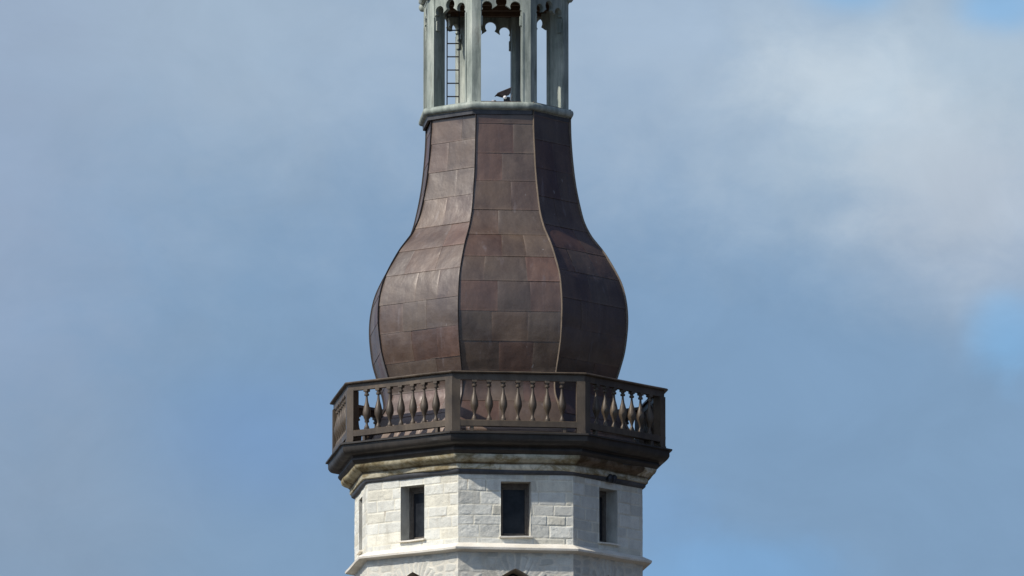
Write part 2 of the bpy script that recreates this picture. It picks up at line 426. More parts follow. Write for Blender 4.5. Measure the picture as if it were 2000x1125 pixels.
def layout(seed, z0, z1, hmin, hmax, wmin, wmax):
    r = random.Random(seed); zz = [z0]
    while zz[-1] < z1: zz.append(zz[-1]+r.uniform(hmin, hmax))
    rows = []
    for i in range(len(zz)-1):
        xs = [-HWID-.2-r.uniform(0, .3)]
        while xs[-1] < HWID+.2: xs.append(xs[-1]+r.uniform(wmin, wmax))
        rows.append((zz[i], zz[i+1], np.array(xs)))
    return rows
def height_and_tone(S, Zz, k, rows, rough=1.0):
    """relief and colour of coursed rubble at facet coordinates S, Zz"""
    ws = S + .022*fbm(S*3+k*13, Zz*3, .5, 3); wz = Zz + .020*fbm(S*2.2+5+k*7, Zz*4, 1.5, 3)
    zz = np.array([r[0] for r in rows]+[rows[-1][1]])
    ri = np.clip(np.searchsorted(zz, wz)-1, 0, len(rows)-1)
    dz = np.minimum(wz-zz[ri], zz[ri+1]-wz)
    dx = np.zeros_like(S); bid = np.zeros(S.shape, int)
    for i, r in enumerate(rows):
        msk = ri == i
        if not msk.any(): continue
        xs = r[2]; c = np.clip(np.searchsorted(xs, ws[msk])-1, 0, len(xs)-2)
        dx[msk] = np.minimum(ws[msk]-xs[c], xs[c+1]-ws[msk]); bid[msk] = i*40+c+k*1000
    h1 = _lat[bid & 63, (bid >> 6) & 63, 5]; h2 = _lat[(bid*7) & 63, (bid >> 3) & 63, 9]; h3 = _lat[(bid*3) & 63, (bid >> 4) & 63, 21]
    jw = .007+.007*h2
    e = np.clip((np.minimum(dx, dz)-jw*.4)/(.012+.010*h3), 0, 1); e = e*e*(3-2*e)
    rel = .008 + .016*h1 + .016*fbm(S*7+h2*30, Zz*11+k, .3, 4)*rough + .010*fbm(S*22+k, Zz*26, .7, 3)*rough
    mort = .004+.004*fbm(S*9, Zz*9+k, 2.2, 3)
    # some joints are flush, some raked open
    op = np.clip((fbm(S*1.8+k*3, Zz*1.8, 4.4, 2)+.1)*3, 0, 1)
    mort = mort - .012*op*(1-e)
    flush = .45+.55*np.clip(fbm(S*2.5+k*5, Zz*2.5, 7.7, 2)*2+.6, 0, 1)
    H = mort + (rel-mort)*e*flush
    g = .69+.22*(h2-.5); tone = np.stack([g*1.0, g*.985, g*.88], -1)
    warm = (h3 > .8)[..., None]; tone = np.where(warm, tone*np.array([1.03, 1.0, .94]), tone)
    mt = np.array([.82, .78, .65])*(.92+.1*fbm(S*7, Zz*7+k, 1.1, 3))[..., None]
    pit = np.clip((fbm(S*4.5+k*11, Zz*4.5, 9.1, 3)-.55)*8, 0, 1)[..., None]*(1-e)[..., None]
    mt = mt*(1-pit*.6)+np.array([.25, .17, .10])*pit*.6
    E = e[..., None]
    return H, mt*(1-E)+tone*E
def rubble(S, Zz, k):
    """relief and colour of irregular rubble with a ring of arch stones"""
    cx, cz = 0.0, ZA-.62
    ws = S+.03*fbm(S*4+k*9, Zz*4, .2, 3); wz = Zz+.03*fbm(S*4+k*5, Zz*4, 3.2, 3)
    r_ = np.hypot(ws-cx, wz-cz); a_ = np.arctan2(wz-cz, ws-cx)
    crown = wz-(ZA-.42*np.abs(ws)-.50*ws*ws)
    va = a_/.145+.6*k; vi = np.floor(va)
    inring = (crown < .26+.10*_lat[(vi.astype(int)*5+k*7) & 63, 3, 3]) & (np.abs(ws) < .72)
    d1 = np.minimum(va-vi, 1-(va-vi))*.145*np.maximum(r_, .2)
    # scattered stones elsewhere: nearest of jittered cells
    gx, gy = ws/.26+50+k*3, wz/.145
    bx = np.full(S.shape, 9.0); b2 = np.full(S.shape, 9.0); idb = np.zeros(S.shape, int)
    for i in (-1, 0, 1):
        for j in (-1, 0, 1):
            ix = np.floor(gx).astype(int)+i; iy = np.floor(gy).astype(int)+j
            px = ix+.5+.7*(_lat[ix & 63, iy & 63, 11]-.5); py = iy+.5+.55*(_lat[ix & 63, iy & 63, 12]-.5)
            d = np.maximum(np.abs(gx-px)*.8+.25*np.abs(gy-py), np.abs(gy-py))
            new = d < bx
            b2 = np.where(new, bx, np.minimum(b2, d)); idb = np.where(new, ix*31+iy*7, idb); bx = np.where(new, d, bx)
    d2 = (b2-bx)*.085
    dd = np.where(inring, d1, d2); bid = np.where(inring, vi.astype(int)*13+k*5+400, idb)
    h1 = _lat[bid & 63, (bid >> 3) & 63, 5]; h2 = _lat[(bid*7) & 63, (bid >> 2) & 63, 9]
    e = np.clip((dd-.006)/.02, 0, 1); e = e*e*(3-2*e)
    rel = .010+.014*h1+.012*fbm(S*6+h2*30, Zz*9+k, .3, 4)+.008*fbm(S*22+k, Zz*26, .7, 3)
    H = .006+.004*fbm(S*9, Zz*9+k, 2.2, 3)+(rel-.006)*e*.9
    g = .60+.20*(h2-.5); tone = np.stack([g, g*.98, g*.87], -1)
    mt = np.array([.72, .68, .58])*(.95+.1*fbm(S*7, Zz*7+k, 1.1, 3))[..., None]
    E = e[..., None]
    return H, mt*(1-E)+tone*E
def wall_grid(k, us, vsz, rows, mapz=None, skip=None, hole=None):
    """grid of one facet; us = distances along, vsz = heights (or mapz(u, t))"""
    phi = PHI_B+22.5+45*k
    n = np.array([math.sin(rad(phi)), -math.cos(rad(phi))]); t = np.array([math.cos(rad(phi)), math.sin(rad(phi))])
    Sg, Vg = np.meshgrid(us, vsz)
    if mapz is not None: Vg = mapz(Sg, Vg)
    H, tone = rubble(Sg, Vg, k) if rows is None else height_and_tone(Sg, Vg, k, rows)
    # settle the relief on a common value along the corners so the facets meet
    zc = .010+.010*fbm(Vg*5.0, Vg*0+3.3, 1.0, 3) + .006*fbm(Vg*17.0, Vg*0+8.1, 2.0, 2)
    cw = np.clip((HWID-np.abs(Sg))/.05, 0, 1); H = zc*(1-cw)+H*cw
    H = H*.55
    if hole is not None:
        hw, hz0, hz1 = hole
        dd = np.maximum(np.maximum(np.abs(Sg)-hw, hz0-Vg), Vg-hz1)
        wgt = np.clip(dd/.02, 0, 1); H = .012*(1-wgt)+H*wgt
    S2 = Sg*(1+H/AP)                            # keeps corners on the radial line
    X = n[0]*(AP+H)+t[0]*S2; Y = n[1]*(AP+H)+t[1]*S2
    verts = np.stack([X, Y, Vg], -1).reshape(-1, 3); nu = len(us); nv = len(vsz)
    faces = []
    for j in range(nv-1):
        for i in range(nu-1):
            if skip and skip((us[i]+us[i+1])/2, (vsz[j]+vsz[j+1])/2): continue
            a = j*nu+i; faces.append((a, a+1, a+nu+1, a+nu))
    return verts, faces, tone.reshape(-1, 3)
def axis(pts, step):
    out = []
    for a, b in zip(pts[:-1], pts[1:]):
        n = max(1, round((b-a)/step)); out += list(np.linspace(a, b, n+1)[:-1])
    return np.array(out+[pts[-1]])
# windows of the upper wall
WHW = .275; WZ1 = Z(940.5, AP); WZ0 = Z(1047, AP)
STEP = {0: .0105, 1: .0115, -1: .0105, -2: .017}
rowsU = {k: layout(40+(k % 8), Z_LEDGE-.1, Z_WTOP+.1, .175, .245, .30, .74) for k in range(-4, 4)}
VV = []; FF = []; TT = []
def push(v, f, t):
    n = sum(len(x) for x in VV)
    VV.append(np.asarray(v)); FF.extend([tuple(i+n for i in q) for q in f]); TT.append(np.asarray(t))
RD = .34                                       # depth of the window reveal
def reveal(k, hw, z0, z1, depth, h=.012, tone=(.64, .63, .57), nz=16):
    """rough jambs, head and bed of a window opening"""
    M = frame_of(PHI_B+22.5+45*k, AP)
    v = []; f = []; t = []
    def sheet(P0, P1, Q0, Q1, nn, nrm):
        b0 = len(v); m_ = 8
        for j in range(nn+1):
            for i in range(m_+1):
                a = j/nn; c = i/m_
                p = (Vector(P0).lerp(Vector(P1), a)).lerp(Vector(Q0).lerp(Vector(Q1), a), c)
                if 0 < i: p += Vector(nrm)*(.010*float(fbm(a*5+k*3+nrm[0], c*2, nrm[2]*5, 3)))
                v.append(M @ p)
                q = .82+.25*float(fbm(a*6+k, c*3+nrm[0]*4, .3, 3)); t.append([x*q for x in tone])
        for j in range(nn):
            for i in range(m_):
                a = b0+j*(m_+1)+i; f.append((a, a+1, a+m_+2, a+m_+1))
    s_ = 1+h/AP
    hwf = hw*s_
    sheet((-hwf, -h, z0), (-hwf, -h, z1), (-hw, depth, z0), (-hw, depth, z1), nz, (1, 0, 0))
    sheet((hwf, -h, z0), (hwf, -h, z1), (hw, depth, z0), (hw, depth, z1), nz, (-1, 0, 0))
    sheet((-hwf, -h, z1), (hwf, -h, z1), (-hw, depth, z1), (hw, depth, z1), 8, (0, 0, -1))
    sheet((-hwf, -h, z0), (hwf, -h, z0), (-hw, depth, z0), (hw, depth, z0), 8, (0, 0, 1))
    push(v, f, t)
for k in range(-4, 4):
    st = STEP.get(k, .045)
    us = axis([-HWID, -WHW, WHW, HWID], st); vz = axis([Z_LEDGE-.06, WZ0, WZ1, Z_WTOP+.06], st)
    sk = lambda u, z: abs(u) < WHW and WZ0 < z < WZ1
    push(*wall_grid(k, us, vz, rowsU[k], skip=sk, hole=(WHW, WZ0, WZ1)))
    reveal(k, WHW, WZ0, WZ1, RD)
wall_up = link('upper_wall', np.concatenate(VV), FF, M_STONE, tower, 'keep', np.concatenate(TT))
tag(wall_up, 'whitewashed coursed stone wall with small upright windows')

# lower wall with the heads of the pointed windows
AHW = .50; ZA = Z(1110, AP); 
def arch(u):
    a = np.abs(u)
    return ZA-.42*a-.50*a*a
ZSP = float(arch(AHW)); ZLB = ZA-2.6
VV = []; FF = []; TT = []
for k in range(-4, 4):
    st = STEP.get(k, .045)*1.1
    rows = None
    us = axis([-HWID, -AHW, AHW, HWID], st)
    low = lambda S: np.where(np.abs(S) <= AHW, arch(np.minimum(np.abs(S), AHW)), ZSP)
    mz = lambda S, t: low(S)+(Z_LWTOP+.05-low(S))*t
    push(*wall_grid(k, us, np.linspace(0, 1, int(.85/st)), rows, mapz=mz))
    vz = axis([ZLB, ZSP], .05 if st < .03 else .1)
    us2 = axis([-HWID, -AHW, AHW, HWID], .03 if st < .03 else .06)
    push(*wall_grid(k, us2, vz, rows, skip=lambda u, z: abs(u) < AHW))
    # chamfered reveal of the pointed opening
    M = frame_of(PHI_B+22.5+45*k, AP); v = []; f = []; t = []
    path = [(-AHW, ZLB)]+[(-AHW, ZSP)]+[(u, float(arch(u))) for u in np.linspace(-AHW, AHW, 41)[1:-1]]+[(AHW, ZSP), (AHW, ZLB)]
    for (u, z) in path:
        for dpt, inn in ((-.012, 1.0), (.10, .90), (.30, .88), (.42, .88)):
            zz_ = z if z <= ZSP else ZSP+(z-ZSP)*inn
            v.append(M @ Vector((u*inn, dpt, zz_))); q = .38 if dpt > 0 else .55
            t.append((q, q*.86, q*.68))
    for i in range(len(path)-1):
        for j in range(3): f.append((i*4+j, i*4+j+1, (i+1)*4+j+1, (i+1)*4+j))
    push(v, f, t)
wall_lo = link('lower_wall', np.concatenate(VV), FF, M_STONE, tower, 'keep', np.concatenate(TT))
tag(wall_lo, 'rubble stone wall under the ledge with pointed window heads')
sh = ring([(RW+.02, 0), (RW+.02, ZLB)], PHI_B, 6, .004, closed=False)
shaft = sh.build('tower_shaft', M_LEDGE, tower)
co = MB()
for k in range(-4, 4):
    pass
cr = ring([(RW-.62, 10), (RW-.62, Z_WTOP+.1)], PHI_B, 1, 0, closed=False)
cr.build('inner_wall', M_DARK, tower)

# windows
def window(k):
    M = frame_of(PHI_B+22.5+45*k, AP)
    m = MB(); hw = WHW+.01; y0, y1 = .245, .315
    z0, z1 = WZ0-.005, WZ1+.005
    m.box(-hw, -hw+.055, y0, y1, z0, z1, M, .006); m.box(hw-.055, hw, y0, y1, z0, z1, M, .006)
    m.box(-hw+.055, hw-.055, y0+.003, y1, z1-.085, z1, M, .006); m.box(-hw+.055, hw-.055, y0+.003, y1, z0, z0+.06, M, .006)
    a = hw-.055
    m.box(-a, -a+.028, y0+.02, y1-.004, z0+.06, z1-.085, M, .004); m.box(a-.028, a, y0+.02, y1-.004, z0+.06, z1-.085, M, .004)
    m.box(-a+.035, a-.035, y0+.023, y1-.006, z1-.115, z1-.085, M, .004); m.box(-a+.035, a-.035, y0+.023, y1-.006, z0+.06, z0+.09, M, .004)
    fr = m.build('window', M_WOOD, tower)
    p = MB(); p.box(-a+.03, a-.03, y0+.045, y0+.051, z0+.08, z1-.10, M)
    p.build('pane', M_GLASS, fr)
    s_ = MB(); w_ = WHW+.03; wl = .012*float(vnoise(k*3.3+.5, .5, .5))
    bm = bmesh.new(); bmesh.ops.create_cube(bm, size=1)
    bmesh.ops.subdivide_edges(bm, edges=[e for e in bm.edges if abs((e.verts[0].co-e.verts[1].co).x) > .5], cuts=10)
    for v in bm.verts:
        x = v.co.x*2*w_; c = v.co
        v.co = Vector((x, .085+c.y*.31, WZ0-.004+c.z*.026 + .006*math.sin(x*7+k)+wl*x*2 - (.012 if c.y < 0 else 0)))
    s_.bm(bm, M); s_.build('sill', M_LEDGE, fr)
for k in range(-4, 4): window(k)
# tracery window frames in the pointed openings
for k in range(-4, 4):
    M = frame_of(PHI_B+22.5+45*k, AP); m = MB()
    hw = AHW*.88; pts = [(-hw, ZLB)]+[(u*.88, ZSP+(float(arch(u))-ZSP)*.88) for u in np.linspace(-AHW, AHW, 31)]+[(hw, ZLB)]
    v = []; f = []
    for (u, z) in pts:
        s_ = 1-.06/hw
        for (dy, sc) in ((.34, 1), (.34, s_), (.40, s_), (.40, 1)):
            v.append(M @ Vector((u*sc, dy, z if z <= ZSP else ZSP+(z-ZSP)*s_ - (0 if sc == 1 else .02))))
    for i in range(len(pts)-1):
        for j in range(4): f.append((i*4+j, i*4+(j+1) % 4, (i+1)*4+(j+1) % 4, (i+1)*4+j))
    m.add(v, f); m.box(-.03, .03, .345, .395, ZLB, ZSP+.2, M)
    fr = m.build('arched_window', M_WOOD, tower)
    n = len(pts); q = MB()
    q.add([M @ Vector((u*.99, .37, z-.005)) for u, z in pts], [tuple(range(n))]); q.build('pane', M_GLASS, fr)

# ledge between the two walls
pr = [(286, 1057), (291, 1060), (308, 1066), (309.5, 1067.5), (308.5, 1071.5), (303, 1073.5), (292, 1077), (286, 1078)]
lg = ring([(R/PX, zfl(y, R)) for R, y in pr], PHI_B, 26, .009, seed=3)
lg.build('stone_ledge', M_LEDGE, tower, 14)

# cornice
pr = [(286, 884), (318, 884), (319, 888), (317, 893), (311, 897), (305, 900), (302, 903), (301.5, 904), (302, 907), (301, 914), (297, 916.5), (286, 917)]
cs = ring([(R/PX, zfl(y, R)) for R, y in pr], PHI_B, 60, .022, seed=5)
tn = []
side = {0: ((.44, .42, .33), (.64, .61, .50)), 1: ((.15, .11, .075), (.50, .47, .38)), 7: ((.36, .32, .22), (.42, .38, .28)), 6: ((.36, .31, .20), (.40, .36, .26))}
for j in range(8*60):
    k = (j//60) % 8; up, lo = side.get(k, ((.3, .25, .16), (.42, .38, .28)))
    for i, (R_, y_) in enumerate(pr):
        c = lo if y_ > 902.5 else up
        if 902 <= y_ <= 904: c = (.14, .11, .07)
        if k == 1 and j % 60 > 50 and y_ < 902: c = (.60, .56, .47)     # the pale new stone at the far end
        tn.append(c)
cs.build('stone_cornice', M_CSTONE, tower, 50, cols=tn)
pr = [(285, 915), (297, 915), (297.5, 917), (296, 922), (292.5, 925), (285, 926)]  # thin dark band between the cornice and the wall
bd = ring([(R/PX, zfl(y, R)) for R, y in pr], PHI_B, 40, .010, seed=8)
bd.build('dark_band', M_BAND, tower, 50)
pr = [(300, 839), (348, 841), (350, 841.5), (350, 844.5), (346, 845), (344.5, 846), (344.5, 856), (342.5, 860), (339, 864), (334, 866.5), (324, 868.5),
      (322, 871), (324, 873.5), (324.5, 877), (322, 881), (319, 884), (317, 885), (317, 887), (300, 887)]
cm = ring([(R/PX, zfl(y, R)) for R, y in pr], PHI_B, 14, .007, seed=2)
cm.build('metal_cornice', M_CMETAL, tower, 30)

# ------------------------------------------------------------------ bulbous roof
PTS = [(149, 214), (149.2, 245), (150.5, 280), (154.5, 325), (160, 365), (168.5, 405), (177, 435), (190.5, 461), (204, 478), (218.7, 496), (237.5, 525.6), (253, 556),
       (261.5, 588), (264.5, 618), (263.5, 648), (258, 688), (249, 720), (241, 745), (236, 765), (235, 778), (238, 792), (246, 805), (256, 820), (268, 842), (279, 862), (288, 873), (300, 876), (322, 877), (346, 878)]
P3 = [(R/PX-.034, zr(y, R)) for R, y in PTS]
def catmull(P, sub=12):
    out = []
    for i in range(len(P)-1):
        p0 = np.array(P[max(0, i-1)]); p1 = np.array(P[i]); p2 = np.array(P[i+1]); p3 = np.array(P[min(len(P)-1, i+2)])
        for j in range(sub):
            t = j/sub
            out.append(.5*((2*p1)+(-p0+p2)*t+(2*p0-5*p1+4*p2-p3)*t*t+(-p0+3*p1-3*p2+p3)*t**3))
    out.append(np.array(P[-1])); return np.array(out)
CUR = catmull(P3)
LEN = np.concatenate([[0], np.cumsum(np.hypot(*np.diff(CUR, axis=0).T))])
def prof(l):
    R = np.interp(l, LEN, CUR[:, 0]); z = np.interp(l, LEN, CUR[:, 1])
    e = .02; R2 = np.interp(l+e, LEN, CUR[:, 0]); z2 = np.interp(l+e, LEN, CUR[:, 1])
    R1 = np.interp(l-e, LEN, CUR[:, 0]); z1 = np.interp(l-e, LEN, CUR[:, 1])
    dR, dz = R2-R1, z2-z1; q = np.hypot(dR, dz)+1e-9
    return R, z, -dz/q, dR/q                  # normal (radial, up)
def len_at_row(y, phi):                        # distance along the profile whose facet middle shows at row y
    best = min(range(len(CUR)), key=lambda i: abs(CUR[i, 1]-Z(y, CUR[i, 0]*math.cos(rad(22.5))*math.cos(rad(phi)))))
    return LEN[best]
Z_FOOT = zr(850, 272)
rowsA = [206, 240, 296, 353, 408, 457, 500, 549, 607, 664, 723, 781, 824, 838]
rA = random.Random(5)
tones = [(.098, .070, .053), (.104, .072, .052), (.092, .072, .057), (.110, .058, .042), (.104, .050, .036), (.104, .088, .068), (.094, .082, .066), (.084, .056, .042), (.104, .080, .054), (.112, .080, .052)]
tones = [tuple(.5*a+.5*m for a, m in zip(t, (.104, .070, .051))) for t in tones]
VV = []; FF = []; TT = []
LA = [max(0.0, len_at_row(y, 5.5)) for y in rowsA]
for k in range(8):
    phi = PHI_R+22.5+45*k
    Ls = list(LA)
    if k % 2: Ls = [0.0]+[(a+b)/2 for a, b in zip(LA[:-1], LA[1:])]
    Ls = [0.0]+[l for l in Ls if l > .12]+[LEN[-1]]
    Ls = [l+rA.uniform(-.015, .015) if 0 < i < len(Ls)-1 else l for i, l in enumerate(Ls)]
    nrm = np.array([math.sin(rad(phi)), -math.cos(rad(phi))]); tan_ = np.array([math.cos(rad(phi)), math.sin(rad(phi))])
    c22, s22 = math.cos(rad(22.5)), math.sin(rad(22.5))
    bow = rA.uniform(.2, .8)
    for i in range(len(Ls)-1):
        l0, l1 = Ls[i], Ls[i+1]
        Rm = float(prof((l0+l1)/2)[0]); side = 2*Rm*s22
        nsh = 2 if side < 1.5 else (3 if side < 2.2 else 4)
        cuts = [0]+[(j+rA.uniform(-.17, .17)+(.25 if i % 2 else -.12))/nsh for j in range(1, nsh)]+[1]
        cuts = sorted(min(1, max(0, c)) for c in cuts)
        for j in range(len(cuts)-1):
            a, b = cuts[j], cuts[j+1]
            if b-a < .04: continue
            gt = np.array([0, .012, .03, .08, .18, .3, .42, .58, .7, .82, .92, .97, .988, 1.0]); nu = nv = 13
            uu = a+(b-a)*gt; ll = l0+(l1+(.010 if i < len(Ls)-2 else 0)-l0)*gt
            U_, L_ = np.meshgrid(uu, ll)
            R, z, nr, nz_ = prof(L_)
            seed = rA.random()*50
            lu = (U_-a)/(b-a); lv = (L_-l0)/(l1-l0)
            edge = np.clip(np.minimum(np.minimum(lu, 1-lu)*side*(b-a), np.minimum(lv, 1-lv)*(l1-l0))/.07, 0, 1)
            off = .004+.006*lv+.003*rA.uniform(-1, 1)
            # sheets pucker a little between their locked seams
            off = off+(.011*fbm(lu*1.6+seed, lv*1.6, seed, 3)+rA.uniform(-.003, .009)*np.sin(PI*lu)*np.sin(PI*lv))*edge
            off = off-.003*(1-np.clip(edge*3, 0, 1))*(lv < .5)
            s_ = (U_*2-1)*R*s22
            ap = R*c22+off*nr
            X = nrm[0]*ap+tan_[0]*s_; Y = nrm[1]*ap+tan_[1]*s_
            v = np.stack([X, Y, z+off*nz_], -1).reshape(-1, 3)
            f = [(q*(nu+1)+p, q*(nu+1)+p+1, (q+1)*(nu+1)+p+1, (q+1)*(nu+1)+p) for q in range(nv) for p in range(nu)]
            tcol = np.array(rA.choice(tones))*rA.uniform(.84, 1.16)*.80
            if float(prof((l0+l1)/2)[1]) < Z_FOOT: tcol = np.array([.16, .125, .10])*rA.uniform(.9, 1.1)
            em = (1-np.clip(edge*3.5, 0, 1)).reshape(-1, 1)
            push(v, f, tcol[None, :]*(1+.3*em*np.array([1, 1.05, 1.1])))
        # the lock seam under each row
        if i < len(Ls)-2:
            U_ = np.linspace(0, 1, 25); R, z, nr, nz_ = prof(np.full(25, l1)); v = []; f = []
            for q, (dl, of) in enumerate(((-.005, .004), (-.003, .007), (.005, .008), (.008, .002))):
                R, z, nr, nz_ = prof(np.full(25, l1+dl)); off = of+.003*vnoise(U_*9+i, U_*0+k, q*.1)
                s_ = (U_*2-1)*R*s22; ap = R*c22+off*nr
                v += list(np.stack([nrm[0]*ap+tan_[0]*s_, nrm[1]*ap+tan_[1]*s_, z+off*nz_], -1))
            for q in range(3):
                for p in range(24): f.append((q*25+p, q*25+p+1, (q+1)*25+p+1, (q+1)*25+p))
            push(v, f, np.tile(np.array([[.115, .088, .070]]), (100, 1)))
roof = link('bulb_roof', np.concatenate(VV), FF, M_COPPER, tower, 'keep', np.concatenate(TT))
tag(roof, 'bulbous octagonal roof clad in brown copper sheets')
# standing hip seams
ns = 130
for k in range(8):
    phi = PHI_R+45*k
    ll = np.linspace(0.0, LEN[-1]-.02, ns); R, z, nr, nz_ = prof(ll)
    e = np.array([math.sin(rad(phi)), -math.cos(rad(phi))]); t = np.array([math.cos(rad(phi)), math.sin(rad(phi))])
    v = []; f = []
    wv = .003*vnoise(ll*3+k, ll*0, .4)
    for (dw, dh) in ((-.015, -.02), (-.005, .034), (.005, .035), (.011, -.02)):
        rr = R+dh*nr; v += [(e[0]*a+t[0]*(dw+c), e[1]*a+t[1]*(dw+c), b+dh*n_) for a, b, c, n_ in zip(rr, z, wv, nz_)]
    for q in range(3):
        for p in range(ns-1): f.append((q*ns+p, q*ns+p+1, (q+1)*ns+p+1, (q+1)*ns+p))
    hs = link('hip_seam', v, f, M_HIPL if k in (1, 2) else M_HIPD, roof, 40)  # lit tone on the front right and right hips, shaded tone elsewhere

# ------------------------------------------------------------------ balustrade
RP = 336.5/PX
z_cap1 = zfl(722.5, 342); z_cap0 = z_cap1-.05; z_bm0 = zfl(740, 338)
z_br1 = zfl(818.5, 336); z_br0 = zfl(830.5, 336); z_pb = zfl(841.5, 338)-.02
cap = ring([((341)/PX, z_cap0+.012), (342/PX, z_cap1-.02), (340/PX, z_cap1), (320/PX, z_cap1+.01), (317/PX, z_cap0)], PHI_B, 14, .005, seed=1)
beam = ring([(334/PX, z_bm0), (334/PX, z_cap0+.008), (323/PX, z_cap0+.008), (323/PX, z_bm0)], PHI_B, 14, .004, seed=4)
bal = cap.build('balustrade', M_RAIL, tower, 30)
beam.build('top_rail', M_RAIL, bal, 30)
tag(bal, 'brown octagonal balustrade with turned balusters')
br = ring([(336/PX, z_br0), (336.5/PX, z_br1-.012), (335/PX, z_br1), (323/PX, z_br1), (323/PX, z_br0)], PHI_B, 14, .005, seed=6)
br.build('bottom_rail', M_RAIL, bal, 30)
# corner post: two faces square to the two rails that meet in it
def post_poly(R, w_, d_):
    V0 = Vector((0, -R))
    nA = Vector((math.sin(rad(-22.5)), -math.cos(rad(22.5)))); tA = Vector((math.cos(rad(-22.5)), math.sin(rad(-22.5))))
    nB = Vector((math.sin(rad(22.5)), -math.cos(rad(22.5)))); tB = Vector((math.cos(rad(22.5)), math.sin(rad(22.5))))
    a1 = V0-tA*w_; b1 = V0+tB*w_; a2 = a1-nA*d_; b2 = b1-nB*d_
    return V0, a1, a2, b2, b1, nA, nB
def post_mesh():
    m = MB(); V0, a1, a2, b2, b1, nA, nB = post_poly(RP, .155, .16)
    m.prism([V0, a1, a2, (a2+b2)/2, b2, b1], z_pb, z_bm0+.003)
    m.prism([V0+Vector((0, -.012)), a1+nA*.012-Vector((.0, 0)), a2, (a2+b2)/2, b2, b1+nB*.012], z_pb, z_pb+.06)
    return m
pm = post_mesh()
post0 = pm.build('post', M_RAIL, bal)
posts = [post0]
post0.rotation_euler[2] = rad(PHI_B)
for k in range(1, 8): copy(post0, bal, rotz=rad(PHI_B+45*k))
# turned baluster
bh = z_bm0-z_br1
bp = [(0, .052), (.035, .052), (.04, .044), (.07, .043), (.085, .034), (.13, .022), (.17, .024), (.22, .036), (.28, .051), (.34, .070), (.40, .075), (.46, .072), (.53, .061), (.60, .049), (.68, .031),
      (.76, .023), (.83, .0195), (.842, .021), (.846, .042), (.86, .045), (.895, .044), (.903, .028), (.912, .027), (.92, .036), (.945, .036), (.95, .03)]
m = MB(); m.lathe([(r, t*bh) for t, r in bp], 24); m.box(-.046, .046, -.046, .046, .945*bh, bh+.004, None, .004)
bal0 = m.build('baluster', M_RAIL, bal, 38, loc=(0, 0, 0))
first = True
RBc = 329.5/PX; APb = RBc*math.cos(rad(22.5))
for k in range(8):
    phi = PHI_B+22.5+45*k; M = frame_of(phi, APb)
    for j in range(-3, 4):
        p = M @ Vector((j*.268+random.uniform(-.006, .006), 0, 0))
        loc = (p.x, p.y, z_br1-.003); rz = rad(phi)+random.uniform(-.03, .03)
        if first: bal0.location = loc; bal0.rotation_euler[2] = rz; first = False
        else:
            c = copy(bal0, bal, loc, rz)
            c.rotation_euler[0] = random.uniform(-.008, .008); c.rotation_euler[1] = random.uniform(-.008, .008)
# short feet under the bottom rail
m = MB(); m.box(-.03, .03, -.04, .04, 0, z_br0-z_pb+.07, None, .004)
foot0 = m.build('rail_foot', M_RAIL, bal)
first = True
for k in range(8):
    M = frame_of(PHI_B+22.5+45*k, APb)
    for u in (-.85, .85):
        p = M @ Vector((u, 0, 0)); loc = (p.x, p.y, z_pb-.06); rz = rad(PHI_B+22.5+45*k)
        if first: foot0.location = loc; foot0.rotation_euler[2] = rz; first = False
        else: copy(foot0, bal, loc, rz)

# ------------------------------------------------------------------ lantern
RL = 149.5/PX; APL = RL*math.cos(rad(22.5)); HL = RL*math.sin(rad(22.5))
def zl(y, Rpx=148): return Z(y, Rpx/PX*math.cos(rad(PHI_L)))
z_fl = zl(199); z_pl = Z(21, APL)                # floor edge, bottom edge of the tracery
z_lt = zl(-30)
# roll moulding
rp = []
zc_ = (zl(197.5, 158)+zl(211, 158))/2; rr_ = .066
for t in np.linspace(-100, 80, 12):
    rp.append((158.5/PX-.066+.012+rr_*math.cos(rad(t)), zc_+rr_*1.05*math.sin(rad(t))))
rp = [(140/PX, zc_-.085)]+[(150.5/PX, zc_-.085)]+rp+[(149/PX, z_fl+.004), (100/PX, z_fl+.006), (100/PX, zc_-.085)]
lant = empty('lantern', (-.042, 0, 0)); lant.parent = tower
tag(lant, 'open octagonal lantern of grey green copper')
ring(rp, PHI_L, 10, .004, seed=9).build('roll_moulding', M_VERD, lant, 60)
# shadow cast by the roll, built as a dark band
fp = [(150.8/PX, zc_-.08), (150.2/PX, zl(222, 150)), (146/PX, zl(222, 150)), (146/PX, zc_-.08)]
ring(fp, PHI_R-.5, 6, .003).build('neck_shadow_band', M_BAND, lant)
fl = MB(); fl.prism([polar(PHI_L+45*k, 140/PX) for k in range(8)], z_fl-.05, z_fl+.002)
fl.build('floor', M_BAND, lant)
PW, PD = .165, .30
V0, a1, a2, b2, b1, nA, nB = post_poly(RL, PW, PD)
inner = (a2+b2)/2
m = MB(); m.prism([V0, a1, a2, inner, b2, b1], z_fl, z_lt)
# raised fillets along the outer edges of the post
tA = (V0-a1).normalized(); tB = (b1-V0).normalized()
for (p, tt, nn, sg) in ((a1, tA, nA, 1), (b1, tB, nB, -1)):
    q0 = p; q1 = p+tt*(.028*sg)
    m.prism([q0+nn*.012, q1+nn*.012, q1-nn*.01, q0-nn*.01], z_fl+.003, z_pl-.02)
lp0 = m.build('post', M_VERD, lant)
lp0.rotation_euler[2] = rad(PHI_L)
for k in range(1, 8): copy(lp0, lant, rotz=rad(PHI_L+45*k))
